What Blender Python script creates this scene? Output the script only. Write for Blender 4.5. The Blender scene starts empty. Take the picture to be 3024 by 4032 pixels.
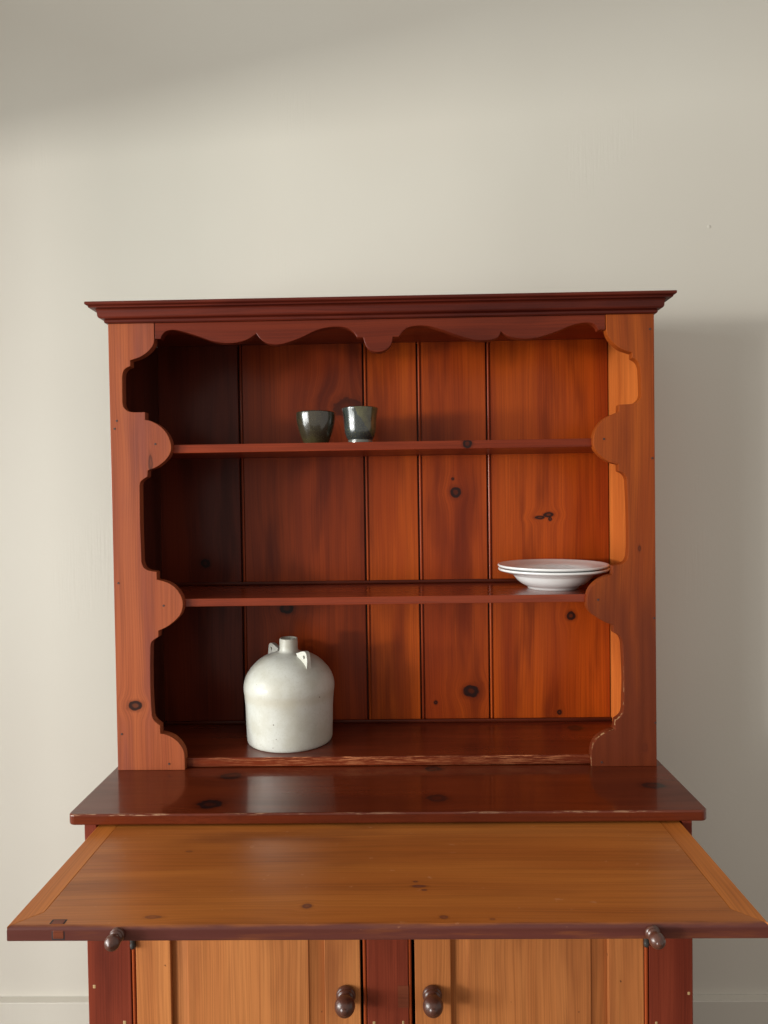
import bpy, bmesh, math, random
from mathutils import Vector, Matrix

# ------------------------------------------------------------------ camera
scene = bpy.context.scene
COL = scene.collection
ZB = 0.80                                   # height of the counter above the floor
cam_d = bpy.data.cameras.new('camera')
cam = bpy.data.objects.new('camera', cam_d)
COL.objects.link(cam)
cam_d.sensor_fit = 'VERTICAL'
cam_d.sensor_height = 36.0
cam_d.lens = 25.066
cam_d.clip_start = 0.02
cam_d.clip_end = 60.0
R_ = Vector((0.9997567, 0.0166248, -0.0144959))
U_ = Vector((0.0141342, 0.0216737, 0.9996652))
F_ = Vector((-0.0169334, 0.9996269, -0.0214334))
cam.matrix_world = Matrix(((R_.x, U_.x, -F_.x, 0.02759), (R_.y, U_.y, -F_.y, -1.39052),
                           (R_.z, U_.z, -F_.z, 0.53392 + ZB), (0, 0, 0, 1)))
scene.camera = cam

# ------------------------------------------------------------------ light
world = bpy.data.worlds.new('World')
scene.world = world
world.use_nodes = True
bg = world.node_tree.nodes['Background']
bg.inputs['Color'].default_value = (1.0, 0.935, 0.86, 1)
bg.inputs['Strength'].default_value = 0.56

def area_lamp(name, loc, size_y, size_z, power, color):
    d = bpy.data.lights.new(name, 'AREA')
    d.shape = 'RECTANGLE'
    d.size = size_z; d.size_y = size_y
    d.energy = power
    d.color = color
    o = bpy.data.objects.new(name, d)
    COL.objects.link(o)
    o.location = loc
    o.rotation_euler = (0, math.radians(-90), 0)      # shines towards +X
    return o
# daylight outside the window on the left: open sky, and the sunlit street low down
area_lamp('window_daylight', (-4.2, -2.6, 1.85), 5.2, 3.4, 440, (0.97, 1.0, 0.985))
area_lamp('sunlit_street', (-6.2, -4.9, 1.42), 1.0, 0.52, 265, (1.0, 0.93, 0.88))
area_lamp('sunlit_facade', (-6.2, -2.7, 1.42), 0.9, 0.52, 215, (0.95, 1.0, 0.93))

scene.view_settings.view_transform = 'Standard'
scene.view_settings.look = 'None'
scene.view_settings.exposure = 0.0
scene.view_settings.gamma = 1.0
scene.render.engine = 'CYCLES'
scene.cycles.max_bounces = 6
scene.cycles.use_denoising = True

# ------------------------------------------------------------------ outlines (mm, x and height above the counter)
LS = [
  [ (-439.4,848.0),(-441.0,839.0),(-446.7,829.6),(-457.0,820.3),(-469.2,813.3),(-487.4,807.5) ],
  [ (-487.4,807.5),(-487.4,796.3) ],
  [ (-487.4,796.3),(-496.2,792.4),(-501.6,786.0),(-503.8,775.8) ],
  [ (-503.8,775.8),(-504.4,726.9) ],
  [ (-504.4,726.9),(-503.1,718.5),(-498.7,712.0),(-491.6,707.6),(-481.2,706.2) ],
  [ (-481.2,706.2),(-460.5,706.1) ],
  [ (-460.5,706.1),(-460.6,691.0) ],
  [ (-460.0,690.8),(-450.6,688.9),(-434.5,680.5),(-422.1,668.7),(-414.3,654.8),(-410.7,639.5),(-412.2,626.9),(-418.7,615.9),(-428.9,606.0),(-441.7,597.9),(-457.6,592.0) ],
  [ (-457.6,592.0),(-458.4,580.0) ],
  [ (-458.4,580.0),(-467.6,574.4),(-472.4,569.4),(-474.0,562.8) ],
  [ (-474.0,562.8),(-474.9,487.5) ],
  [ (-474.9,487.5),(-474.3,447.7),(-473.8,413.4) ],
  [ (-473.8,413.4),(-472.3,407.1),(-468.5,400.3),(-461.5,396.1),(-454.3,394.2) ],
  [ (-454.3,394.2),(-444.3,392.6) ],
  [ (-444.3,392.6),(-444.3,377.2) ],
  [ (-444.3,377.2),(-433.8,374.9),(-419.4,369.3),(-407.8,360.5),(-399.5,349.1),(-395.0,338.2),(-394.0,327.4),(-395.8,316.5),(-400.8,306.1),(-410.1,296.2),(-421.1,287.6),(-430.3,282.1),(-443.2,276.6) ],
  [ (-443.2,276.5),(-443.8,265.3) ],
  [ (-443.8,264.4),(-453.4,258.3),(-458.1,252.7),(-459.7,245.5) ],
  [ (-459.7,245.5),(-461.1,205.5),(-461.4,150.9),(-459.9,108.9) ],
  [ (-459.9,108.9),(-457.0,100.7),(-450.7,93.8),(-443.9,88.7) ],
  [ (-443.9,88.7),(-443.9,72.6) ],
  [ (-443.9,72.6),(-433.0,70.3),(-421.3,65.3),(-411.0,57.3),(-404.3,49.4),(-399.7,41.3),(-397.3,33.1),(-396.6,24.3) ],
  [ (-396.6,24.3),(-396.5,0.2) ],
]
RS = [
  [ (438.1,850.7),(440.0,843.1),(444.1,834.3),(450.9,825.3),(459.5,817.3),(470.8,810.8),(487.6,805.1) ],
  [ (487.6,805.1),(487.6,795.2) ],
  [ (487.6,795.2),(495.3,790.8),(500.7,784.1),(503.4,774.9) ],
  [ (503.4,774.9),(504.0,757.2),(504.7,725.4) ],
  [ (504.7,725.4),(503.0,718.3),(497.6,712.0),(490.0,707.4),(479.4,706.0) ],
  [ (479.4,706.0),(461.7,705.6) ],
  [ (461.7,705.6),(460.9,691.9) ],
  [ (461.0,691.1),(452.1,688.4),(441.5,683.9),(430.8,677.6),(422.3,668.1),(415.6,656.3),(412.0,643.4),(411.3,631.9),(414.4,620.8),(421.8,610.4),(432.0,601.4),(444.3,594.4),(460.2,589.9) ],
  [ (460.2,589.9),(460.1,576.9) ],
  [ (460.1,576.9),(468.1,573.3),(473.2,567.8),(476.0,560.7) ],
  [ (476.0,560.7),(477.5,524.2),(478.4,479.6),(478.6,435.0),(477.0,410.9) ],
  [ (477.0,410.9),(473.1,402.4),(465.9,397.3),(457.0,394.7),(447.8,393.4) ],
  [ (447.8,393.4),(447.1,376.0) ],
  [ (447.1,376.0),(435.5,373.3),(423.1,367.8),(412.0,359.5),(403.3,349.2),(398.1,335.8),(396.7,323.3),(398.4,310.7),(406.5,299.5),(417.1,292.2),(429.5,284.3),(447.3,276.9) ],
  [ (447.3,276.8),(448.6,262.4) ],
  [ (448.6,262.4),(455.1,259.1),(461.3,253.3),(464.8,245.2),(466.0,235.3) ],
  [ (466.0,235.3),(467.2,204.7),(468.2,168.7),(467.2,132.7),(466.5,111.1) ],
  [ (466.5,111.1),(464.1,102.4),(458.7,95.8),(450.7,90.1) ],
  [ (450.7,90.1),(449.3,71.5) ],
  [ (449.3,71.5),(438.5,68.9),(426.0,63.0),(415.2,55.5),(408.3,45.6),(404.3,33.9),(403.1,21.3) ],
  [ (403.1,21.3),(403.5,-0.5) ],
]
VAL = [
  [ (-439.4,848.5),(-426.9,848.3) ],
  [ (-426.9,848.3),(-425.1,853.7),(-421.4,858.9),(-414.8,863.5),(-404.4,865.4),(-392.4,864.3),(-376.9,860.2),(-353.1,852.4),(-329.3,843.4),(-312.6,839.3),(-295.9,837.6),(-276.7,838.7),(-259.9,843.1),(-247.8,849.5),(-239.8,855.1) ],
  [ (-239.6,855.1),(-234.3,847.4),(-225.6,839.9),(-213.7,834.7),(-197.5,833.2),(-180.7,836.2),(-161.5,842.3),(-144.7,849.1),(-125.4,858.2),(-106.3,863.5),(-87.2,865.8),(-70.5,864.8),(-58.7,861.2),(-49.3,853.7),(-43.5,844.4) ],
  [ (-43.5,844.1),(-30.9,843.4) ],
  [ (-30.9,843.4),(-29.3,834.7),(-24.7,825.6),(-16.5,818.3),(-4.6,815.3),(7.3,817.0),(18.1,823.6),(24.2,833.7),(26.2,844.1) ],
  [ (26.2,844.1),(37.4,843.9) ],
  [ (37.4,843.9),(41.5,849.2),(47.0,855.7),(55.9,861.2),(69.7,864.3),(88.7,864.4),(105.2,861.0),(126.3,854.0),(154.8,843.8),(183.1,835.5),(204.4,833.7),(221.0,835.8),(230.5,840.3),(235.8,850.6) ],
  [ (235.8,851.1),(242.4,845.1),(251.8,840.2),(265.9,836.9),(284.8,835.3),(303.7,836.9),(322.6,841.7),(346.3,849.5),(365.2,857.4),(384.1,862.7),(400.6,864.5),(412.3,862.7),(419.8,857.1),(423.5,850.2) ],
  [ (423.5,850.2),(437.7,850.4) ],
]

# ------------------------------------------------------------------ helpers
def spline(segs, n=4):
    """Join the segments into one polyline in metres; a segment of more than two points is curved."""
    pts = []
    for s in segs:
        s = [Vector((a / 1000, b / 1000)) for a, b in s]
        if len(s) == 2:
            new = s
        else:
            e = [s[0] * 2 - s[1]] + s + [s[-1] * 2 - s[-2]]
            new = []
            for i in range(1, len(e) - 2):
                p0, p1, p2, p3 = e[i - 1:i + 3]
                for k in range(n):
                    t = k / n
                    new.append(0.5 * ((2 * p1) + (p2 - p0) * t + (2 * p0 - 5 * p1 + 4 * p2 - p3) * t * t
                                      + (3 * p1 - p0 - 3 * p2 + p3) * t ** 3))
            new.append(s[-1])
        for p in new:
            if not pts or (p - pts[-1]).length > 0.0008:
                pts.append(p)
    return pts

def link(name, bm, mat, parent=None, bevel=0.0, smooth=False, segs=2, angle=35):
    me = bpy.data.meshes.new(name)
    bmesh.ops.recalc_face_normals(bm, faces=bm.faces[:])
    if smooth:
        for f in bm.faces:
            f.smooth = True
    bm.to_mesh(me); bm.free()
    o = bpy.data.objects.new(name, me)
    COL.objects.link(o)
    o.parent = parent
    if mat is not None:
        me.materials.append(mat)
    if bevel:
        m = o.modifiers.new('soft_edges', 'BEVEL')
        m.width = bevel; m.segments = segs; m.limit_method = 'ANGLE'; m.angle_limit = math.radians(angle)
    return o

def box_bm(x0, x1, y0, y1, z0, z1, bm=None):
    bm = bm or bmesh.new()
    v = [bm.verts.new((x, y, z + ZB)) for z in (z0, z1) for y in (y0, y1) for x in (x0, x1)]
    for q in ((0, 2, 3, 1), (4, 5, 7, 6), (0, 1, 5, 4), (2, 6, 7, 3), (0, 4, 6, 2), (1, 3, 7, 5)):
        bm.faces.new([v[i] for i in q])
    return bm

def prism_xz(pts, y0, y1):
    bm = bmesh.new()
    a = [bm.verts.new((p[0], y0, p[1] + ZB)) for p in pts]
    b = [bm.verts.new((p[0], y1, p[1] + ZB)) for p in pts]
    n = len(pts)
    bm.faces.new(a); bm.faces.new(b[::-1])
    for i in range(n):
        bm.faces.new((a[i], b[i], b[(i + 1) % n], a[(i + 1) % n]))
    return bm

def prism_xy(pts, z0, z1):
    bm = bmesh.new()
    a = [bm.verts.new((p[0], p[1], z0 + ZB)) for p in pts]
    b = [bm.verts.new((p[0], p[1], z1 + ZB)) for p in pts]
    n = len(pts)
    bm.faces.new(a); bm.faces.new(b[::-1])
    for i in range(n):
        bm.faces.new((a[i], b[i], b[(i + 1) % n], a[(i + 1) % n]))
    return bm

def lathe(profile, n=64, wob=None):
    """profile: (radius, height) pairs, axis Z, first and last may be on the axis."""
    bm = bmesh.new()
    rings = []
    for r, z in profile:
        if r < 1e-5:
            rings.append([bm.verts.new((0, 0, z))])
        else:
            ring = []
            for i in range(n):
                a = 2 * math.pi * i / n
                k = r * (1 + (wob(a, z) if wob else 0))
                ring.append(bm.verts.new((k * math.cos(a), k * math.sin(a), z)))
            rings.append(ring)
    for A, B in zip(rings, rings[1:]):
        for i in range(n):
            j = (i + 1) % n
            if len(A) == 1 and len(B) == 1: continue
            if len(A) == 1: bm.faces.new((A[0], B[i], B[j]))
            elif len(B) == 1: bm.faces.new((A[i], A[j], B[0]))
            else: bm.faces.new((A[i], A[j], B[j], B[i]))
    return bm

def smooth_profile(pts, n=6):
    return [(max(p.x, 0.0), p.y) for p in spline([[(a * 1000, b * 1000) for a, b in pts]], n)]

def tag(o, label, cat, group=None):
    o['label'] = label; o['category'] = cat
    if group: o['group'] = group
    return o

# ------------------------------------------------------------------ materials
class NT:
    """Tiny wrapper that keeps node graphs readable."""
    def __init__(s, name):
        s.m = bpy.data.materials.new(name); s.m.use_nodes = True
        s.t = s.m.node_tree; s.n = s.t.nodes
        s.b = s.n['Principled BSDF']
    def put(s, sock, v):
        if isinstance(v, bpy.types.NodeSocket): s.t.links.new(v, sock)
        else: sock.default_value = v
    def math(s, op, a, b=0.0, c=None, clamp=False):
        nd = s.n.new('ShaderNodeMath'); nd.operation = op; nd.use_clamp = clamp
        s.put(nd.inputs[0], a); s.put(nd.inputs[1], b)
        if c is not None: s.put(nd.inputs[2], c)
        return nd.outputs[0]
    def noise(s, vec, scale=1.0, detail=3.0, rough=0.55, dist=0.0):
        nd = s.n.new('ShaderNodeTexNoise')
        s.put(nd.inputs['Vector'], vec); s.put(nd.inputs['Scale'], scale)
        s.put(nd.inputs['Detail'], detail); s.put(nd.inputs['Roughness'], rough); s.put(nd.inputs['Distortion'], dist)
        return nd.outputs['Fac']
    def comb(s, x, y, z):
        nd = s.n.new('ShaderNodeCombineXYZ')
        for i, v in enumerate((x, y, z)): s.put(nd.inputs[i], v)
        return nd.outputs[0]
    def smooth(s, v, a, b, lo=0.0, hi=1.0):
        nd = s.n.new('ShaderNodeMapRange'); nd.interpolation_type = 'SMOOTHSTEP'
        s.put(nd.inputs['Value'], v)
        s.put(nd.inputs['From Min'], a); s.put(nd.inputs['From Max'], b)
        s.put(nd.inputs['To Min'], lo); s.put(nd.inputs['To Max'], hi)
        return nd.outputs['Result']
    def lin(s, v, a, b, lo, hi):
        nd = s.n.new('ShaderNodeMapRange'); s.put(nd.inputs['Value'], v)
        for k, q in zip(('From Min', 'From Max', 'To Min', 'To Max'), (a, b, lo, hi)): s.put(nd.inputs[k], q)
        return nd.outputs['Result']
    def mix(s, f, a, b, mode='MIX'):
        nd = s.n.new('ShaderNodeMix'); nd.data_type = 'RGBA'; nd.blend_type = mode
        s.put(nd.inputs['Factor'], f)
        for k, v in ((6, a), (7, b)):
            s.put(nd.inputs[k], v if isinstance(v, bpy.types.NodeSocket) else (v[0], v[1], v[2], 1))
        return nd.outputs[2]
    def obj(s):
        tc = s.n.new('ShaderNodeTexCoord'); sp = s.n.new('ShaderNodeSeparateXYZ')
        s.t.links.new(tc.outputs['Object'], sp.inputs[0])
        return sp.outputs
    def bump(s, h, strength, dist):
        nd = s.n.new('ShaderNodeBump')
        s.put(nd.inputs['Height'], h); nd.inputs['Strength'].default_value = strength
        nd.inputs['Distance'].default_value = dist
        s.t.links.new(nd.outputs[0], s.b.inputs['Normal'])

TONE = (1.00, 0.66, 0.40)
PALE = (0.62, 0.40, 0.20)
def wood(name, light, dark, grain, plane, seed, knots=(), rough=0.40, coat=0.12, coat_rough=0.20,
         chips=None, blotch=0.55, streak=1.0, spots=0.0, tint=None, bump=0.16, medc=0.48, over=None, chip_col=PALE, knot_col=(0.010, 0.005, 0.005)):
    """Varnished pine. grain: axis letter along the fibres; plane: the two axes of the broad face (across, along).
    knots: (across, along, radius, squash) in metres; chips: callable(nt, x, y, z) -> mask of bare worn wood."""
    light = tuple(c * k for c, k in zip(light, TONE)); dark = tuple(c * k for c, k in zip(dark, TONE))
    s = NT(name)
    x, y, z = s.obj()
    ax = {'X': x, 'Y': y, 'Z': z}
    g = ax[grain]
    oth = [ax[k] for k in 'XYZ' if k != grain]
    ac = ax[plane[0]]                               # across the grain on the broad face
    de = [ax[k] for k in 'XYZ' if k not in plane][0]
    off = seed * 3.17
    # slow wander of the grain
    wv = s.comb(s.math('MULTIPLY_ADD', ac, 7.0, off), s.math('MULTIPLY', g, 1.6), s.math('MULTIPLY', de, 7.0))
    w1 = s.noise(wv, 1.0, 2.0)
    a = s.math('ADD', ac, s.math('MULTIPLY', s.math('SUBTRACT', w1, 0.5), 0.030))
    kmask = None; khalo = None
    if knots:
        jn = s.math('MULTIPLY', s.math('SUBTRACT', s.noise(s.comb(s.math('MULTIPLY', ac, 70.0), s.math('MULTIPLY', g, 70.0), off), 1.0, 1.0), 0.5), 0.7)
    for i, kn_ in enumerate(knots):
        ka, kg, r, sq = kn_[:4]
        ks = kn_[4] if len(kn_) > 4 else 1.0
        da = s.math('SUBTRACT', ac, ka); dg = s.math('MULTIPLY', s.math('SUBTRACT', g, kg), sq)
        jig = s.math('MULTIPLY', jn, r)
        e = s.math('ADD', s.math('SQRT', s.math('ADD', s.math('MULTIPLY', da, da), s.math('MULTIPLY', dg, dg))), jig)
        fall = s.math('EXPONENT', s.math('MULTIPLY', s.math('MULTIPLY', e, e), -1.0 / (2.4 * r) ** 2))
        a = s.math('SUBTRACT', a, s.math('MULTIPLY', s.math('MULTIPLY', da, fall), 0.85))
        core = s.smooth(e, 0.92 * r, 1.16 * r, 1.0, 0.0)
        rim = s.math('MULTIPLY', core, s.smooth(e, 0.25 * r, 0.62 * r, 0.60 * ks, ks))
        halo = s.smooth(e, 1.0 * r, 1.9 * r, 0.45 * ks, 0.0)
        kmask = rim if kmask is None else s.math('MAXIMUM', kmask, rim)
        khalo = halo if khalo is None else s.math('MAXIMUM', khalo, halo)
    def gv(sa, sg, o):
        return s.comb(s.math('MULTIPLY_ADD', a, sa, off + o), s.math('MULTIPLY', g, sg), s.math('MULTIPLY', de, sa))
    fine = s.noise(gv(420.0, 4.0, 0.0), 1.0, 1.0, 0.6)
    med = s.noise(gv(70.0, 0.9, 5.0), 1.0, 2.0, 0.6)
    broad = s.noise(gv(15.0, 1.3, 9.0), 1.0, 2.0, 0.55)
    stain = s.noise(s.comb(s.math('MULTIPLY_ADD', a, 16.0, off), s.math('MULTIPLY', g, 2.2), s.math('MULTIPLY', de, 8.0)), 1.0, 3.0, 0.6)
    col = s.mix(s.math('MULTIPLY', s.smooth(med, 0.28, 0.80), medc), light, dark)
    col = s.mix(s.math('MULTIPLY', s.smooth(broad, 0.38, 0.70), blotch), col, dark)
    col = s.mix(s.math('MULTIPLY', s.smooth(stain, 0.46, 0.74), 0.95 * blotch), col,
                tint or tuple(c * k for c, k in zip(dark, (0.50, 0.42, 0.50))))
    col = s.mix(s.math('MULTIPLY', s.smooth(fine, 0.36, 0.72), 0.27 * streak), col, tuple(c * 0.36 for c in dark))
    if spots:
        sp = s.noise(s.comb(s.math('MULTIPLY_ADD', ac, 95.0, off), s.math('MULTIPLY', g, 70.0), s.math('MULTIPLY', de, 60.0)), 1.0, 1.0)
        col = s.mix(s.math('MULTIPLY', s.smooth(sp, 0.77, 0.82), spots), col, (0.03, 0.012, 0.010))
    if kmask is not None:
        col = s.mix(khalo, col, tuple(c * 0.40 for c in dark))
        col = s.mix(s.math('MULTIPLY', kmask, 0.93), col, knot_col)
    if over is not None:
        mk, oc = over(s, x, y, z)
        col = s.mix(mk, col, s.mix(s.math('MULTIPLY', med, 1.0), oc, tuple(c * 0.5 for c in oc)))
    rgh = s.lin(stain, 0.3, 0.7, rough - 0.05, rough + 0.07)
    if chips is not None:
        mk = chips(s, x, y, z)
        col = s.mix(mk, col, chip_col)
        rgh = s.math('ADD', rgh, s.math('MULTIPLY', mk, 0.3))
    s.put(s.b.inputs['Base Color'], col)
    s.put(s.b.inputs['Roughness'], rgh)
    s.b.inputs['Coat Weight'].default_value = coat
    s.b.inputs['Coat Roughness'].default_value = coat_rough
    s.b.inputs['Specular IOR Level'].default_value = 0.18
    hgt = s.math('ADD', s.math('MULTIPLY', fine, 0.6), s.math('MULTIPLY', med, 0.5))
    s.bump(hgt, bump, 0.0012)
    return s.m

ORANGE = (0.46, 0.135, 0.018); RUST = (0.26, 0.052, 0.010)
RED = (0.27, 0.060, 0.020); DEEP = (0.125, 0.022, 0.010)
DARKL = (0.105, 0.024, 0.012); DARKD = (0.050, 0.011, 0.007)
AMBER = (0.52, 0.185, 0.030); HONEY = (0.34, 0.092, 0.014)

def chip_front_edge(yf, zt, wy, wz, lo, hi, sx=38.0):
    """bare wood along one long front edge"""
    def f(s, x, y, z):
        near = s.math('MULTIPLY', s.smooth(s.math('ABSOLUTE', s.math('SUBTRACT', y, yf)), wy * 0.3, wy, 1.0, 0.0),
                      s.smooth(s.math('ABSOLUTE', s.math('SUBTRACT', z, zt)), wz * 0.3, wz, 1.0, 0.0))
        n = s.noise(s.comb(s.math('MULTIPLY', x, sx), s.math('MULTIPLY', y, 260.0), s.math('MULTIPLY', z, 300.0)), 1.0, 4.0, 0.65)
        gate = s.smooth(s.noise(s.comb(s.math('MULTIPLY', x, 5.5), 2.0, 0.0), 1.0, 2.0), 0.42, 0.60)
        return s.math('MULTIPLY', s.math('MULTIPLY', near, s.smooth(n, lo, hi)), s.math('MULTIPLY', gate, 0.6))
    return f

# ------------------------------------------------------------------ setting
def paint():
    s = NT('wall_paint')
    x, y, z = s.obj()
    v = s.comb(x, y, z)
    big = s.noise(v, 1.3, 3.0)
    s.put(s.b.inputs['Base Color'], s.mix(s.smooth(big, 0.3, 0.7), (0.640, 0.622, 0.553), (0.618, 0.594, 0.525)))
    s.b.inputs['Roughness'].default_value = 0.62
    orange = s.noise(v, 160.0, 3.0)
    roll = s.noise(v, 22.0, 3.0)
    drips = s.noise(s.comb(s.math('MULTIPLY', x, 190.0), 0.0, s.math('MULTIPLY', z, 9.0)), 1.0, 2.0)
    band = s.noise(s.comb(s.math('MULTIPLY', x, 3.0), 4.0, s.math('MULTIPLY', z, 2.0)), 1.0, 1.0)
    vo = s.n.new('ShaderNodeTexVoronoi'); s.put(vo.inputs['Vector'], v); vo.inputs['Scale'].default_value = 9.0
    pick = s.n.new('ShaderNodeSeparateColor'); s.t.links.new(vo.outputs['Color'], pick.inputs[0])
    blob = s.math('MULTIPLY', s.smooth(vo.outputs['Distance'], 0.018, 0.045, 1.0, 0.0), s.smooth(pick.outputs[0], 0.55, 0.57))
    h = s.math('ADD', s.math('MULTIPLY', orange, 0.30), s.math('MULTIPLY', roll, 0.5))
    h = s.math('ADD', h, s.math('MULTIPLY', s.math('MULTIPLY', drips, s.smooth(band, 0.58, 0.68)), 0.8))
    h = s.math('ADD', h, s.math('MULTIPLY', blob, 2.2))
    s.bump(h, 0.45, 0.0012)
    return s.m
M_WALL = paint()

def struct(o): o['kind'] = 'structure'; return o
YW = 0.272
wall = struct(link('wall', box_bm(-1.9, 2.1, YW, YW + 0.12, -ZB, 2.0), M_WALL))
prof = [(YW - 0.0005, -0.800), (YW - 0.020, -0.800), (YW - 0.020, -0.6495), (YW - 0.0190, -0.6480), (YW - 0.0005, -0.6465)]
def side_profile(pts, x0, x1):
    bm = bmesh.new()
    a = [bm.verts.new((x0, p[0], p[1] + ZB)) for p in pts]; b = [bm.verts.new((x1, p[0], p[1] + ZB)) for p in pts]
    bm.faces.new(a); bm.faces.new(b[::-1])
    for i in range(len(pts)):
        j = (i + 1) % len(pts); bm.faces.new((a[i], b[i], b[j], a[j]))
    return bm
link('baseboard', side_profile(prof, -1.895, 2.1), M_WALL, wall)

def floor_mat():
    s = NT('floor_boards')
    x, y, z = s.obj()
    n = s.noise(s.comb(s.math('MULTIPLY', x, 3.0), s.math('MULTIPLY', y, 60.0), 0.0), 1.0, 4.0)
    s.put(s.b.inputs['Base Color'], s.mix(n, (0.20, 0.13, 0.08), (0.11, 0.07, 0.045)))
    s.b.inputs['Roughness'].default_value = 0.5
    return s.m
struct(link('floor', box_bm(-1.9, 2.1, -3.6, YW, -ZB - 0.06, -ZB), floor_mat()))

# wall on the left with the tall window opening the daylight comes through
WX = -1.9
def window_wall():
    bm = bmesh.new()
    y0, y1, z0, z1 = -2.40, -0.38, -0.74, 1.225          # the opening
    for ym in (-1.02, -1.68):                          # mullions
        box_bm(WX - 0.09, WX - 0.03, ym - 0.035, ym + 0.035, z0, z1, bm)
    for b in ((-3.6, y0, -ZB, 2.0), (y1, YW, -ZB, 2.0), (y0, y1, -ZB, z0), (y0, y1, z1, 2.0)):
        box_bm(WX - 0.12, WX - 0.002, b[0], b[1], b[2], b[3], bm)
    return bm
struct(link('window_wall', window_wall(), M_WALL))

# ------------------------------------------------------------------ the cupboard
cup = bpy.data.objects.new('hutch_cupboard', None)
COL.objects.link(cup)
tag(cup, 'reddish brown pine hutch cupboard with scalloped frame, open shelves and pulled-out board', 'cupboard')
K = ZB
W = 0.53
# --- scalloped front stiles
def edge_chips_right(s, x, y, z):
    n = s.noise(s.comb(s.math('MULTIPLY', x, 170.0), s.math('MULTIPLY', y, 170.0), s.math('MULTIPLY', z, 120.0)), 1.0, 3.0)
    low = s.smooth(z, K + 0.02, K + 0.26, 1.0, 0.0)
    ed = s.smooth(y, 0.0006, 0.0028, 0.0, 1.0)
    fr = s.smooth(y, 0.010, 0.004, 0.0, 1.0)
    inner = s.smooth(x, 0.5, 0.46, 0.0, 1.0)
    return s.math('MULTIPLY', s.math('MULTIPLY', s.math('MULTIPLY', ed, fr), s.math('MULTIPLY', low, inner)), s.math('MULTIPLY', s.smooth(n, 0.52, 0.60), 0.75))
m_ls = wood('stile_wood_pale', (0.38, 0.150, 0.086), (0.21, 0.064, 0.050), 'Z', 'XZ', 1,
            [(-0.492, K + 0.1284, 0.013, 1.5), (-0.452, K + 0.606, 0.004, 0.22, 0.6)], rough=0.42, blotch=0.7, tint=(0.18, 0.045, 0.036))
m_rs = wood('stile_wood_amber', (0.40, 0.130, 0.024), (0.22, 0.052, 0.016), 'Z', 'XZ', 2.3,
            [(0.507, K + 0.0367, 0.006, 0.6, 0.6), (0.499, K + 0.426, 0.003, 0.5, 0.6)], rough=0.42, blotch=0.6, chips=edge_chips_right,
            over=lambda s, x, y, z: (s.math('MULTIPLY', s.smooth(s.math('ADD', z, s.math('MULTIPLY', s.noise(s.comb(s.math('MULTIPLY', x, 30.0), 0.0, s.math('MULTIPLY', z, 4.0)), 1.0, 2.0), 0.5)), K + 0.80, K + 0.35), 0.9), (0.150, 0.028, 0.011)))  # redder, darker lower end: own discolouring, with the weaker light painted in
ls = spline(LS)
lp = [Vector((-W, 0.0)), Vector((-W, 0.8792)), Vector((-0.4392, 0.8792))] + ls
lp[-1] = Vector((lp[-1].x, 0.0))
link('stile', prism_xz(lp, 0.0, 0.020), m_ls, cup, 0.0011)
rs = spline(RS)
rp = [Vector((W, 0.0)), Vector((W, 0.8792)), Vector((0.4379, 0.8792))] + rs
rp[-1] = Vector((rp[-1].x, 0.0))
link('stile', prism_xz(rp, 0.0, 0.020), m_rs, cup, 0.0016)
# --- scalloped valance between them
m_val = wood('valance_wood', (0.185, 0.040, 0.020), (0.095, 0.017, 0.010), 'X', 'ZX', 3.1, rough=0.40, blotch=0.7)
vp = [Vector((0.4373, 0.8792)), Vector((-0.4386, 0.8792))] + [Vector((min(max(p.x, -0.4386), 0.4373), p.y)) for p in spline(VAL)]
link('valance', prism_xz(vp, 0.0012, 0.020), m_val, cup, 0.0011)
# --- crown moulding, mitred round three sides
crown = [(-0.001, 0.8793), (0.0035, 0.8793), (0.0052, 0.8812), (0.0052, 0.8848), (0.0040, 0.8862)]
for i in range(13):
    t = i / 12
    crown.append((0.0055 + 0.0185 * t + 0.0028 * math.sin(2 * math.pi * t), 0.8868 + 0.0172 * t - 0.0030 * math.sin(2 * math.pi * t)))
crown += [(0.0262, 0.9042), (0.0270, 0.9060), (0.0262, 0.9078), (0.0300, 0.9084), (0.0318, 0.9100), (0.0318, 0.9138), (0.0305, 0.9148), (-0.001, 0.9148)]
def crown_bm():
    bm = bmesh.new()
    rows = []
    for o, z in crown:
        rows.append([bm.verts.new(p) for p in ((-W - o, 0.245, z + K), (-W - o, -o, z + K), (W + o, -o, z + K), (W + o, 0.245, z + K))])
    n = len(rows)
    for i in range(n):
        A, B = rows[i], rows[(i + 1) % n]
        for k in range(3):
            bm.faces.new((A[k], A[k + 1], B[k + 1], B[k]))
    bm.faces.new([r[0] for r in rows]); bm.faces.new([r[3] for r in rows][::-1])
    return bm
m_crown = wood('crown_wood', (0.165, 0.034, 0.022), (0.070, 0.013, 0.012), 'X', 'ZX', 4.2, rough=0.40, blotch=0.8, streak=1.3)
link('crown_moulding', crown_bm(), m_crown, cup)
m_in = wood('side_wood_shaded', (0.10, 0.024, 0.014), (0.05, 0.012, 0.008), 'Z', 'YZ', 5.5)  # left side only: shade of the recess put into a darker wood colour
m_inx = wood('ceiling_wood', RED, DEEP, 'X', 'YX', 5.9)
link('top_board', box_bm(-W + 0.001, W - 0.001, 0.0205, 0.245, 0.8815, 0.8990), m_inx, cup)
# --- sides
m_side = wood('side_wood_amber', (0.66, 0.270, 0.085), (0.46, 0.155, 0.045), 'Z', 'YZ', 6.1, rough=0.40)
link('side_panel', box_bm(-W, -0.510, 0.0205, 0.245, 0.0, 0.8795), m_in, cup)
link('side_panel', box_bm(0.510, W, 0.0205, 0.245, 0.0, 0.8795), m_side, cup)
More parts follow.
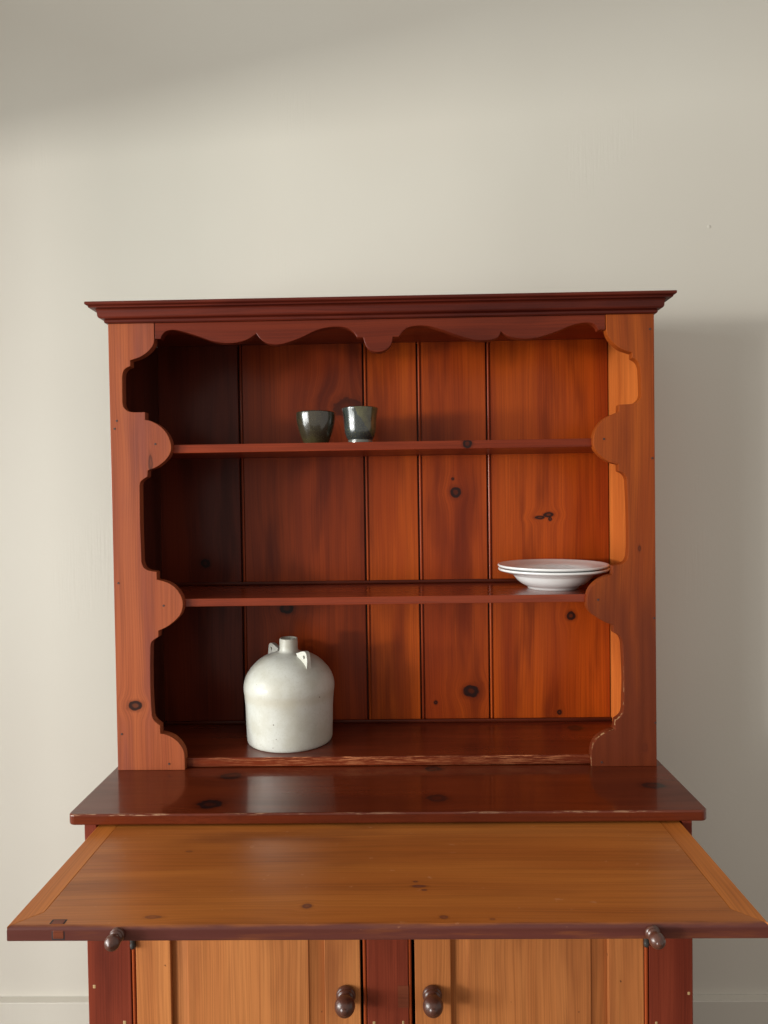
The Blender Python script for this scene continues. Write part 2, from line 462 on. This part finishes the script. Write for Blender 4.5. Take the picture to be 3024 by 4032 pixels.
# --- back boards, each with a bead run down its left edge
cuts = [-0.5095, -0.3262, -0.0434, 0.0786, 0.2348, 0.5095]
knots = [[(-0.409, K + 0.387, 0.0100, 1.0)],
         [(-0.078, K + 0.738, 0.030, 1.5, 0.62), (-0.225, K + 0.283, 0.016, 1.3)],
         [],
         [(0.163, K + 0.542, 0.0120, 1.0), (0.193, K + 0.088, 0.0165, 1.2), (0.112, K + 0.063, 0.0045, 0.9), (0.157, K + 0.572, 0.003, 1)],
         [(0.372, K + 0.488, 0.011, 2.1), (0.352, K + 0.482, 0.010, 2.6), (0.421, K + 0.258, 0.0095, 1.0), (0.393, K + 0.038, 0.0052, 0.9), (0.376, K + 0.478, 0.004, 1)]]
tones = [((0.150, 0.034, 0.020), (0.085, 0.018, 0.012)), ((0.31, 0.070, 0.018), (0.17, 0.033, 0.012)),  # first board: dimness of the left recess painted into a darker colour
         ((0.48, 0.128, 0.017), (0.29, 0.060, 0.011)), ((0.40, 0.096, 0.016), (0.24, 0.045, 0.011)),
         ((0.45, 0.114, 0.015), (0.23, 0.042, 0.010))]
YB = 0.228
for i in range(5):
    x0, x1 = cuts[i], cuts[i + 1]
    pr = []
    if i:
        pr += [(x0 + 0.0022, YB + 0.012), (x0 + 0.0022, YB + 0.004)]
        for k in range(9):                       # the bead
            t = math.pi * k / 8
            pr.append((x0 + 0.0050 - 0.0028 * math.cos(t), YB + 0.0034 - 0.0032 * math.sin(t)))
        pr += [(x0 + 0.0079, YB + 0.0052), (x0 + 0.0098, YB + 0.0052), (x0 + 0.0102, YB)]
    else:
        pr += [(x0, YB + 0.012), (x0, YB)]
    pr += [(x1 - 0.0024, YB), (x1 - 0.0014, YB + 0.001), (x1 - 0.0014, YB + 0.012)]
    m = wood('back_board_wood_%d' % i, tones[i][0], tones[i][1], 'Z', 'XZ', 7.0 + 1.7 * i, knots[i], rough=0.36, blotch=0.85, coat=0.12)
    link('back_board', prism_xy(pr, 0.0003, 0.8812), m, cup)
m_dark = wood('dark_wood', DARKL, DARKD, 'X', 'YX', 12.3)
link('back_lining', box_bm(-0.5095, 0.5095, 0.2405, 0.245, 0.0, 0.881), m_dark, cup)
# --- shelves
m_sh1 = wood('shelf_wood', (0.25, 0.056, 0.026), (0.14, 0.025, 0.013), 'X', 'ZX', 13.1, [(K + 0.6355, 0.169, 0.0085, 1.0)], rough=0.34)
link('shelf', box_bm(-0.5095, 0.5095, 0.012, YB - 0.0005, 0.6256, 0.6421), m_sh1, cup, 0.0010)
m_sh2 = wood('shelf_wood_red', (0.25, 0.055, 0.022), (0.13, 0.023, 0.011), 'X', 'YX', 14.9, rough=0.27, coat=0.5, coat_rough=0.15)
link('shelf', box_bm(-0.5095, 0.5095, 0.012, YB - 0.0005, 0.3215, 0.3370), m_sh2, cup, 0.0010)
def lip_chips(s, x, y, z):
    n = s.noise(s.comb(s.math('MULTIPLY', x, 22.0), s.math('MULTIPLY', y, 30.0), s.math('MULTIPLY', z, 600.0)), 1.0, 5.0, 0.75)
    fr = s.smooth(y, 0.0155, 0.0135, 0.0, 1.0)
    mid = s.smooth(s.math('ABSOLUTE', s.math('ADD', x, -0.03)), 0.24, 0.44, 1.0, 0.25)
    up = s.smooth(z, K + 0.004, K + 0.016, 0.45, 1.0)
    return s.math('MULTIPLY', s.math('MULTIPLY', s.math('MULTIPLY', fr, mid), up), s.smooth(n, 0.50, 0.60))
m_sh3 = wood('bottom_shelf_wood', (0.19, 0.045, 0.020), (0.085, 0.018, 0.010), 'X', 'YX', 16.4, [(0.175, 0.415, 0.016, 1.0)],
             rough=0.30, chips=lip_chips, coat=0.4, chip_col=(0.46, 0.165, 0.068))
link('shelf', box_bm(-0.5095, 0.5095, 0.012, YB - 0.0005, 0.0012, 0.0190), m_sh3, cup, 0.0012)
for zz in (0.3372, 0.0192):
    link('back_ledge', box_bm(-0.5090, 0.5090, YB - 0.0085, YB - 0.0008, zz, zz + 0.0075), m_dark, cup, 0.0022)
# --- nail heads
m_nail = NT('nail_hole'); m_nail.b.inputs['Base Color'].default_value = (0.05, 0.022, 0.018, 1); m_nail.b.inputs['Roughness'].default_value = 0.6
def nail_bm(r):
    bm = bmesh.new()
    bmesh.ops.create_cone(bm, cap_ends=True, segments=10, radius1=r, radius2=r * 0.8, depth=0.0012)
    bmesh.ops.rotate(bm, verts=bm.verts, matrix=Matrix.Rotation(math.pi / 2, 3, 'X'))
    return bm
nails = [(-0.5166, 0.690), (-0.5213, 0.6746), (-0.4416, 0.6434), (-0.5206, 0.3715), (-0.4321, 0.3259), (-0.4278, 0.0123), (-0.5206, 0.0724),
         (0.522, 0.8498), (0.4322, 0.6396), (0.5251, 0.601), (0.4183, 0.3274), (0.5264, 0.2903), (0.4229, 0.0084), (0.5278, 0.0852)]
n0 = link('nail', nail_bm(0.0024), m_nail.m, cup)
for i, (x, z) in enumerate(nails):
    o = n0 if i == 0 else n0.copy()
    if i: COL.objects.link(o); o.parent = cup
    o.location = (x, -0.0002, z + K)

# --- counter
def rounded_plan(x0, x1, y0, y1, r, n=5):
    p = [(x1, y1), (x0, y1)]
    for k in range(n + 1):
        a = math.pi + (math.pi / 2) * k / n; p.append((x0 + r + r * math.cos(a), y0 + r + r * math.sin(a)))
    for k in range(n + 1):
        a = 1.5 * math.pi + (math.pi / 2) * k / n; p.append((x1 - r + r * math.cos(a), y0 + r + r * math.sin(a)))
    return p
m_ctr = wood('counter_wood', (0.145, 0.036, 0.016), (0.082, 0.018, 0.010), 'X', 'YX', 18.2,
             [(-0.031, -0.297, 0.015, 0.75), (-0.158, -0.306, 0.016, 0.8), (-0.004, 0.093, 0.012, 0.8), (-0.140, 0.093, 0.0145, 0.8), (-0.092, 0.490, 0.012, 0.6)],
             rough=0.30, coat=0.6, coat_rough=0.085, blotch=0.5,
             bump=0.04,
             chips=chip_front_edge(-0.1955, K - 0.0012, 0.0030, 0.0024, 0.50, 0.56, 30.0), chip_col=(0.50, 0.30, 0.17))
link('counter_board', prism_xy(rounded_plan(-0.5405, 0.5455, -0.196, 0.245, 0.012), -0.0189, -0.0002), m_ctr, cup, 0.0030, segs=3)

# --- lower cabinet
YL = -0.19
m_frame = wood('frame_wood_red', (0.225, 0.062, 0.048), (0.120, 0.028, 0.024), 'Z', 'XZ', 20.3, rough=0.42, spots=0.8, blotch=0.9)
m_door = wood('door_wood', (0.55, 0.318, 0.165), (0.40, 0.200, 0.100), 'Z', 'XZ', 22.8, rough=0.40, spots=0.7, streak=1.2)
m_door2 = wood('door_wood_two', (0.54, 0.302, 0.150), (0.38, 0.180, 0.086), 'Z', 'XZ', 25.1, rough=0.40, spots=0.7, streak=1.2)
m_railx = wood('door_rail_wood', AMBER, HONEY, 'X', 'ZX', 23.9)
link('side_panel', box_bm(-0.514, -0.4935, YL + 0.0004, 0.245, -0.78, -0.0192), m_frame, cup, 0.001)
link('side_panel', box_bm(0.5035, 0.520, YL + 0.0004, 0.245, -0.78, -0.0192), m_frame, cup, 0.001)
link('frame_stile', box_bm(-0.5138, -0.4392, YL, YL + 0.02, -0.80, -0.0450), m_frame, cup, 0.0012)
link('frame_stile', box_bm(0.4464, 0.5198, YL, YL + 0.02, -0.80, -0.0450), m_frame, cup, 0.0012)
link('frame_stile', box_bm(-0.0333, 0.0374, YL, YL + 0.02, -0.74, -0.0735), m_frame, cup, 0.0012)
link('frame_rail', box_bm(-0.4390, 0.4462, YL + 0.0003, YL + 0.02, -0.0733, -0.0450), m_frame, cup, 0.001)
link('frame_rail', box_bm(-0.4390, 0.4462, YL + 0.0003, YL + 0.02, -0.80, -0.7405), m_frame, cup, 0.001)
link('cabinet_bottom', box_bm(-0.493, 0.503, YL + 0.045, 0.243, -0.735, -0.72), m_dark, cup)
link('cabinet_back', box_bm(-0.493, 0.503, 0.232, 0.244, -0.715, -0.060), m_dark, cup)
def bead_bm(xc, r, z0, z1, yc):
    bm = bmesh.new()
    bmesh.ops.create_cone(bm, cap_ends=True, segments=14, radius1=r, radius2=r, depth=z1 - z0)
    bmesh.ops.translate(bm, verts=bm.verts, vec=(xc, yc, (z0 + z1) / 2 + K))
    return bm
m_bead = wood('bead_wood', (0.36, 0.10, 0.035), (0.20, 0.05, 0.02), 'Z', 'XZ', 27.7)
for xc, r in ((-0.4349, 0.0032), (-0.0370, 0.0031), (0.0402, 0.0027), (0.4418, 0.0036)):
    link('bead', bead_bm(xc, r, -0.7400, -0.0738, YL + 0.0036), m_bead, cup, smooth=False)
m_knob = NT('knob_wood')
kx, ky, kz = m_knob.obj()
kn = m_knob.noise(m_knob.comb(m_knob.math('MULTIPLY', kx, 500.0), m_knob.math('MULTIPLY', ky, 500.0), m_knob.math('MULTIPLY', kz, 60.0)), 1.0, 3.0)
m_knob.put(m_knob.b.inputs['Base Color'], m_knob.mix(kn, (0.115, 0.038, 0.022), (0.042, 0.016, 0.011)))
m_knob.b.inputs['Roughness'].default_value = 0.33
m_knob.b.inputs['Coat Weight'].default_value = 0.3; m_knob.b.inputs['Coat Roughness'].default_value = 0.22
m_knob.bump(kn, 0.2, 0.0006)
def knob_bm(R, L):
    """turned knob: collar, neck, ball and a little button on the tip; axis -Y, foot on y = 0"""
    p = [(0, 0), (0.90, 0), (0.98, 0.08), (1.00, 0.20), (0.96, 0.32), (0.88, 0.38), (0.84, 0.41), (0.88, 0.45), (0.86, 0.54), (0.74, 0.62), (0.66, 0.70),
         (0.68, 0.78), (0.84, 0.92), (1.00, 1.12), (1.03, 1.32), (0.96, 1.55), (0.78, 1.75), (0.52, 1.87), (0.40, 1.90), (0.38, 1.93), (0.30, 1.99), (0.14, 2.03), (0, 2.04)]
    bm = lathe([(a * R, b * L) for a, b in p], 32)
    bmesh.ops.rotate(bm, verts=bm.verts, matrix=Matrix.Rotation(math.pi / 2, 3, 'X'))
    return bm
def knob(R, L, loc, parent):
    o = link('knob', knob_bm(R, L), m_knob.m, parent, smooth=True)
    o.location = loc
    m = o.modifiers.new('round', 'SUBSURF'); m.levels = 1; m.render_levels = 1
    return o
def raised_panel(x0, x1, f0, f1, z0, z1):
    bm = bmesh.new()
    hz = 0.028
    def ring(xa, xb, za, zb, y): return [bm.verts.new(p) for p in ((xa, y, za + K), (xb, y, za + K), (xb, y, zb + K), (xa, y, zb + K))]
    A = ring(x0, x1, z0, z1, YL + 0.016); B = ring(x0, x1, z0, z1, YL + 0.0105)
    C = ring(f0, f1, z0 + hz, z1 - hz, YL + 0.0052); D = ring(f0 + 0.0003, f1 - 0.0003, z0 + hz + 0.0003, z1 - hz - 0.0003, YL + 0.0036)
    for P, Q in ((A, B), (B, C), (C, D)):
        for i in range(4):
            j = (i + 1) % 4; bm.faces.new((P[i], P[j], Q[j], Q[i]))
    bm.faces.new(D); bm.faces.new(A[::-1])
    return bm
def door(x0, x1, p0, p1, f0, f1, mat, kx_):
    z0, z1 = -0.7385, -0.0750
    d = link('door', raised_panel(p0 + 0.0002, p1 - 0.0002, f0, f1, z0 + 0.0652, z1 - 0.0602), mat, cup)
    link('door_stile', box_bm(x0, p0, YL + 0.0006, YL + 0.02, z0, z1), mat, d, 0.0012)
    link('door_stile', box_bm(p1, x1, YL + 0.0006, YL + 0.02, z0, z1), mat, d, 0.0012)
    link('door_rail', box_bm(p0 + 0.0001, p1 - 0.0001, YL + 0.0008, YL + 0.02, z1 - 0.060, z1), m_railx, d, 0.001)
    link('door_rail', box_bm(p0 + 0.0001, p1 - 0.0001, YL + 0.0008, YL + 0.02, z0, z0 + 0.065), m_railx, d, 0.001)
    knob(0.0170, 0.0235, (kx_, YL + 0.0006, -0.3155 + K), d)
    return d
door(-0.4304, -0.0447, -0.3707, -0.1060, -0.3413, -0.1338, m_door, -0.0697)
door(0.0486, 0.4374, 0.1101, 0.3778, 0.1408, 0.3485, m_door2, 0.0775)
m_rep = wood('repair_wood', (0.20, 0.078, 0.060), (0.12, 0.042, 0.036), 'X', 'ZX', 35.7)
# small repairs: pale wooden pins and a let-in patch on the middle stile
m_pin = NT('pin_wood'); m_pin.b.inputs['Base Color'].default_value = (0.40, 0.26, 0.12, 1)
for x, z in ((-0.5031, -0.3015), (-0.4520, -0.3649), (-0.0223, -0.3659), (0.0275, -0.3660), (0.5129, -0.3161), (0.4577, -0.3678)):
    random.seed(int((x + 1) * 1000)); a_, b_ = random.uniform(0.0020, 0.0030), random.uniform(0.0030, 0.0044)
    link('wood_pin', box_bm(x - a_, x + a_, YL - 0.0004, YL + 0.004, z - b_, z + b_ * 0.9), m_pin.m, cup, 0.0012)
link('patch', box_bm(0.0192, 0.0372, YL - 0.0003, YL + 0.004, -0.3395, -0.3014), m_rep, cup)
m_iron = NT('iron'); m_iron.b.inputs['Base Color'].default_value = (0.03, 0.027, 0.025, 1); m_iron.b.inputs['Roughness'].default_value = 0.5
for x in (-0.4335, 0.4405):
    bm = lathe([(0, 0), (0.0035, 0), (0.0046, 0.003), (0.0048, 0.007), (0.0036, 0.010), (0.0046, 0.012), (0.0046, 0.030), (0, 0.030)], 16)
    o = link('hinge_pin', bm, m_iron.m, cup, smooth=True); o.location = (x, YL - 0.0035, K - 0.233)

# --- the board pulled out from under the counter
ZP, TP, YP = -0.0225, 0.0197, -0.4767
PL, PR = -0.4904, 0.5000
SW = 0.0335
def pull_wear(s, x, y, z):
    n = s.noise(s.comb(s.math('MULTIPLY', x, 60.0), s.math('MULTIPLY', y, 90.0), s.math('MULTIPLY', z, 120.0)), 1.0, 3.0)
    return s.math('MULTIPLY', s.smooth(n, 0.68, 0.76), 0.35)
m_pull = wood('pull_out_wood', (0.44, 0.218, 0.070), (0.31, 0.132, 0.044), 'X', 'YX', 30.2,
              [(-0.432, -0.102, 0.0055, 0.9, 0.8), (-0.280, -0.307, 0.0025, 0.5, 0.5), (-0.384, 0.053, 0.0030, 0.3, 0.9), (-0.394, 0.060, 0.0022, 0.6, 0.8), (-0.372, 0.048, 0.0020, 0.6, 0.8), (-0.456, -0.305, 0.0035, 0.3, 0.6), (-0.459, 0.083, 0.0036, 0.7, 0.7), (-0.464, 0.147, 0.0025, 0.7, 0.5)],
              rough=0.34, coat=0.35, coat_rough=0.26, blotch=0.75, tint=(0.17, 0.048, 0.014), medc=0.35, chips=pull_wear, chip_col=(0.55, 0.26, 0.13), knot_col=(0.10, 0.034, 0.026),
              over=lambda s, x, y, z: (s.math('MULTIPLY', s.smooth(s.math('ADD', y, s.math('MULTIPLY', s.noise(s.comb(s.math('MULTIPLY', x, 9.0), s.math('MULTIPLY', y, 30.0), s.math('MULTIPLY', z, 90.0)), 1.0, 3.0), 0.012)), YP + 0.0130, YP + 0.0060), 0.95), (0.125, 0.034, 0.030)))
m_pstrip = wood('pull_out_end_wood', (0.54, 0.268, 0.082), (0.39, 0.162, 0.050), 'Y', 'XY', 32.0, rough=0.36)
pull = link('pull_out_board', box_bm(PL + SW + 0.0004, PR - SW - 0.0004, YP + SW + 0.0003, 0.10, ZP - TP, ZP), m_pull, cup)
link('frame_strip', prism_xy([(PL, YP + 0.0006), (PL, 0.10), (PL + SW, 0.10), (PL + SW, YP + SW + 0.0004)], ZP - TP, ZP - 0.0001), m_pstrip, pull, 0.0010)
link('frame_strip', prism_xy([(PR, YP + 0.0006), (PR - SW, YP + SW + 0.0004), (PR - SW, 0.10), (PR, 0.10)], ZP - TP, ZP - 0.0001), m_pstrip, pull, 0.0010)
def front_strip_bm():
    pr = [(YP + SW + 0.0003, ZP)]
    for k in range(7):
        a_ = math.pi / 2 * k / 6
        pr.append((YP + 0.0055 - 0.0055 * math.sin(a_), ZP - 0.0055 + 0.0055 * math.cos(a_)))
    for k in range(4):
        a_ = math.pi / 2 * k / 3
        pr.append((YP + 0.0020 - 0.0020 * math.cos(a_), ZP - TP + 0.0020 - 0.0020 * math.sin(a_)))
    pr.append((YP + SW + 0.0003, ZP - TP))
    bm = bmesh.new()
    A = [bm.verts.new((PL + 0.0002 + (y_ - YP), y_, z_ + K)) for y_, z_ in pr]
    B = [bm.verts.new((PR - 0.0002 - (y_ - YP), y_, z_ + K)) for y_, z_ in pr]
    bm.faces.new(A); bm.faces.new(B[::-1])
    for i in range(len(pr)):
        j = (i + 1) % len(pr); bm.faces.new((A[i], B[i], B[j], A[j]))
    return bm
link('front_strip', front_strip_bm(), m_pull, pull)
m_ink = NT('repair_gap'); m_ink.b.inputs['Base Color'].default_value = (0.02, 0.012, 0.014, 1); m_ink.b.inputs['Roughness'].default_value = 0.7
key = link('repair_key', box_bm(-0.4320, -0.4128, YP - 0.0002, YP + 0.004, ZP - 0.0185, ZP - 0.0050), m_ink.m, pull, 0.0015)
link('repair_patch', box_bm(-0.4294, -0.4150, YP - 0.0006, YP + 0.004, ZP - 0.0160, ZP - 0.0050), m_rep, key, 0.0008)
key = link('repair_key', box_bm(-0.4370, -0.4170, YP + 0.0060, YP + 0.0160, ZP - 0.004, ZP + 0.0002), m_ink.m, pull)
link('repair_patch', box_bm(-0.4345, -0.4190, YP + 0.0055, YP + 0.0145, ZP - 0.004, ZP + 0.0004), m_rep, key)
knob(0.0100, 0.0140, (-0.3437, YP + 0.0002, K - 0.0325), pull)
knob(0.0100, 0.0140, (0.3503, YP + 0.0002, K - 0.0325), pull)

# ------------------------------------------------------------------ stoneware jug
def stoneware():
    s = NT('stoneware_glaze')
    x, y, z = s.obj()
    v = s.comb(x, y, z)
    big = s.noise(v, 16.0, 4.0); fine = s.noise(v, 230.0, 3.0, 0.7); sp = s.noise(v, 120.0, 1.0)
    col = s.mix(s.smooth(big, 0.35, 0.68), (0.565, 0.57, 0.525), (0.47, 0.458, 0.39))
    seam = s.smooth(s.math('ABSOLUTE', s.math('SUBTRACT', z, 0.102)), 0.002, 0.016, 0.45, 0.0)
    col = s.mix(seam, col, (0.49, 0.45, 0.35))
    col = s.mix(s.math('MULTIPLY', s.smooth(fine, 0.50, 0.72), 0.5), col, (0.42, 0.41, 0.34))
    col = s.mix(s.math('MULTIPLY', s.smooth(sp, 0.775, 0.80), 0.8), col, (0.10, 0.07, 0.05))
    s.put(s.b.inputs['Base Color'], col)
    s.put(s.b.inputs['Roughness'], s.lin(big, 0.3, 0.7, 0.42, 0.55))
    s.b.inputs['Coat Weight'].default_value = 0.22; s.b.inputs['Coat Roughness'].default_value = 0.16
    s.bump(s.math('ADD', s.noise(v, 60.0, 3.0), s.math('MULTIPLY', fine, 0.4)), 0.22, 0.0010)
    return s.m
m_jug = stoneware()
jug = bpy.data.objects.new('stoneware_jug', None); COL.objects.link(jug)
jug.location = (-0.2058, 0.1215, K + 0.0191)
tag(jug, 'pale grey stoneware jug with short neck and two pierced lugs on bottom shelf', 'jug')
outer = [(0.0, 0.0)] + [(0.0860, 0.0), (0.0885, 0.0015), (0.0900, 0.006)] + smooth_profile(
    [(0.0905, 0.014), (0.0915, 0.045), (0.0925, 0.078), (0.0942, 0.099), (0.0952, 0.107), (0.0957, 0.117), (0.0940, 0.129), (0.0884, 0.143),
     (0.0785, 0.157), (0.0650, 0.170), (0.0490, 0.1795), (0.0320, 0.1850), (0.0225, 0.1880)], 4) + \
    [(0.0200, 0.1905), (0.0192, 0.195), (0.0191, 0.2125), (0.0190, 0.2150), (0.0178, 0.2168), (0.0163, 0.2165), (0.0150, 0.2145), (0.0145, 0.200),
     (0.0145, 0.188), (0.030, 0.178), (0.060, 0.165), (0.084, 0.138), (0.088, 0.10), (0.085, 0.012), (0.0, 0.010)]
link('body', lathe(outer, 96, lambda a, z: 0.004 * math.sin(a * 2 + 1) * (1 if z < 0.18 else 0.3)), m_jug, jug, smooth=True)
def lug_bm():
    """upright ear in the local XZ plane (X outward), pierced by a round hole"""
    out = spline([[(-23, 2), (-15, 7.0), (-6, 12.5), (2, 15.5), (8, 13.5), (12.5, 6), (17, -6), (20.5, -17)], [(20.5, -17), (16, -19), (0, -7), (-15, -1.0), (-23, 2)]], 4)[:-1]
    out = [Vector((p.x * 1.12, p.y * 1.15 + (0.004 if p.y > 0 else 0.0))) for p in out]
    n = len(out); c = Vector((0.0030, 0.0095))
    hole = []
    for p in out:
        d = (p - c).normalized(); hole.append(c + Vector((d.x * 0.0028, d.y * 0.0036)))
    bm = bmesh.new()
    def th(p): return 0.0050 + 0.0016 * max(0.0, min(1.0, (0.008 - p.y) / 0.02))
    O = [[bm.verts.new((p.x, sgn * th(p), p.y)) for p in out] for sgn in (-1, 1)]
    Hh = [[bm.verts.new((p.x, sgn * 0.0046, p.y)) for p in hole] for sgn in (-1, 1)]
    for i in range(n):
        j = (i + 1) % n
        bm.faces.new((O[0][i], O[0][j], Hh[0][j], Hh[0][i])); bm.faces.new((O[1][j], O[1][i], Hh[1][i], Hh[1][j]))
        bm.faces.new((O[0][j], O[0][i], O[1][i], O[1][j])); bm.faces.new((Hh[0][i], Hh[0][j], Hh[1][j], Hh[1][i]))
    return bm
AZ = math.radians(-47)
for az in (AZ, AZ + math.pi):
    o = link('lug', lug_bm(), m_jug, jug, 0.0018, segs=3, angle=40)
    o.location = (0.0560 * math.cos(az), 0.0560 * math.sin(az), 0.1768)
    o.rotation_euler = (0, math.radians(14), az)

# ------------------------------------------------------------------ two glazed cups on the upper shelf
def glaze(name, base, second, patch):
    s = NT(name)
    x, y, z = s.obj()
    v = s.comb(x, y, z)
    n1 = s.noise(v, 45.0, 4.0); n2 = s.noise(v, 420.0, 2.0)
    col = s.mix(s.smooth(n1, 0.35, 0.7), base, tuple(c * 0.62 for c in base))
    if patch:                                       # a second glaze poured over one side
        edge = s.math('ADD', s.math('ADD', s.math('MULTIPLY', z, 0.62), x), s.math('MULTIPLY', s.math('SUBTRACT', s.noise(v, 70.0, 2.0), 0.5), 0.010))
        mk = s.smooth(edge, 0.0345, 0.0365)
        col = s.mix(mk, col, s.mix(s.smooth(n1, 0.4, 0.65), second, tuple(c * 0.5 for c in second)))
        foot = s.smooth(z, 0.0105, 0.0085)
        col = s.mix(foot, col, (0.13, 0.135, 0.12))
    else:
        low = s.smooth(s.math('ADD', z, s.math('MULTIPLY', n1, 0.03)), 0.022, 0.04, 1.0, 0.0)
        col = s.mix(low, col, second)
    col = s.mix(s.math('MULTIPLY', s.smooth(n2, 0.5, 0.75), 0.5), col, tuple(c * 1.6 for c in second))
    s.put(s.b.inputs['Base Color'], col)
    s.put(s.b.inputs['Roughness'], s.lin(n1, 0.3, 0.7, 0.16, 0.30))
    s.b.inputs['Coat Weight'].default_value = 1.0; s.b.inputs['Coat Roughness'].default_value = 0.07
    s.bump(s.math('ADD', s.noise(v, 90.0, 3.0), s.math('MULTIPLY', n2, 0.15)), 0.25, 0.0012)
    return s.m
ZS = K + 0.6422
def cup_obj(name, prof, wall_t, loc, mat, label, wob):
    o_ = prof
    inner = [(max(r - wall_t, 0.001), z) for r, z in o_ if z > 0.010][::-1]
    lip = [(o_[-1][0] - wall_t * 0.5, o_[-1][1] + 0.0012)]
    p = [(0, 0.0)] + o_ + lip + inner + [(0.0, 0.010)]
    o = link(name, lathe(p, 72, wob), mat, None, smooth=True)
    o.location = loc
    return tag(o, label, 'cup')
f = 1.480 / 2807 / 3.318
sc1 = 1.03
p1 = [(0.0205, 0.0), (0.0225, 0.0006)] + smooth_profile([(0.0235, 0.0025), (0.0272, 0.0105), (0.0322, 0.0235), (0.0358, 0.0360), (0.0380, 0.0470), (0.0392, 0.0590), (0.0394, 0.0650), (0.0392, 0.0672)], 5)
p1 = [(r * sc1, z) for r, z in p1]
cup_obj('glazed_cup', p1, 0.0032, (-0.1362, 0.090, ZS), glaze('olive_glaze', (0.038, 0.031, 0.018), (0.050, 0.042, 0.018), False),
        'low olive brown glazed cup with plain rim on upper shelf', lambda a, z: 0.010 * math.sin(2 * a + 0.5) * (z / 0.07))
p2 = [(0.0240, 0.0), (0.0254, 0.0006), (0.0256, 0.0055), (0.0250, 0.0085), (0.0252, 0.0100)] + smooth_profile(
    [(0.0275, 0.0135), (0.0300, 0.0190), (0.0322, 0.0270), (0.0333, 0.0370), (0.0337, 0.0480), (0.0348, 0.0580), (0.0362, 0.0660), (0.0376, 0.0725), (0.0379, 0.0752)], 5)
cup_obj('glazed_cup', p2, 0.0032, (-0.0443, 0.090, ZS), glaze('grey_green_glaze', (0.036, 0.044, 0.043), (0.085, 0.080, 0.036), True),
        'taller dark grey green cup with flared rim and narrow foot on upper shelf', lambda a, z: 0.013 * math.sin(2 * a + 2.2) * (z / 0.08))

# ------------------------------------------------------------------ two soup plates, one in the other
def china():
    s = NT('white_china')
    x, y, z = s.obj()
    n = s.noise(s.comb(x, y, z), 14.0, 3.0)
    s.put(s.b.inputs['Base Color'], s.mix(n, (0.85, 0.855, 0.85), (0.80, 0.805, 0.80)))
    s.b.inputs['Roughness'].default_value = 0.30
    s.b.inputs['Coat Weight'].default_value = 0.6; s.b.inputs['Coat Roughness'].default_value = 0.10
    return s.m
m_china = china()
def plate_bm():
    under = [(0.0, 0.0030), (0.0480, 0.0030), (0.0490, 0.0), (0.0525, 0.0), (0.0535, 0.0034)] + smooth_profile(
        [(0.0555, 0.0050), (0.0650, 0.0100), (0.0735, 0.0165), (0.0795, 0.0235), (0.0835, 0.0285), (0.0900, 0.0315), (0.1020, 0.0350), (0.1110, 0.0380)], 4)
    rim = [(0.1128, 0.0384), (0.1140, 0.0396), (0.1144, 0.0412), (0.1138, 0.0427), (0.1122, 0.0432)]
    top = smooth_profile([(0.1090, 0.0422), (0.1000, 0.0392), (0.0880, 0.0358), (0.0815, 0.0325), (0.0770, 0.0265), (0.0700, 0.0185), (0.0600, 0.0115), (0.0480, 0.0080), (0.0300, 0.0066)], 4)
    return lathe(under + rim + top + [(0, 0.0064)], 96)
for dz, dx, lab in ((0.0, 0.0, 'lower white soup plate standing on the middle shelf under another'), (0.0078, 0.0006, 'upper white soup plate nested in another on the middle shelf')):
    o = link('soup_plate', plate_bm(), m_china, None, smooth=True)
    o.location = (0.3563 - dx, 0.1135, K + 0.3371 + dz)
    tag(o, lab, 'plate', 'stacked soup plates')
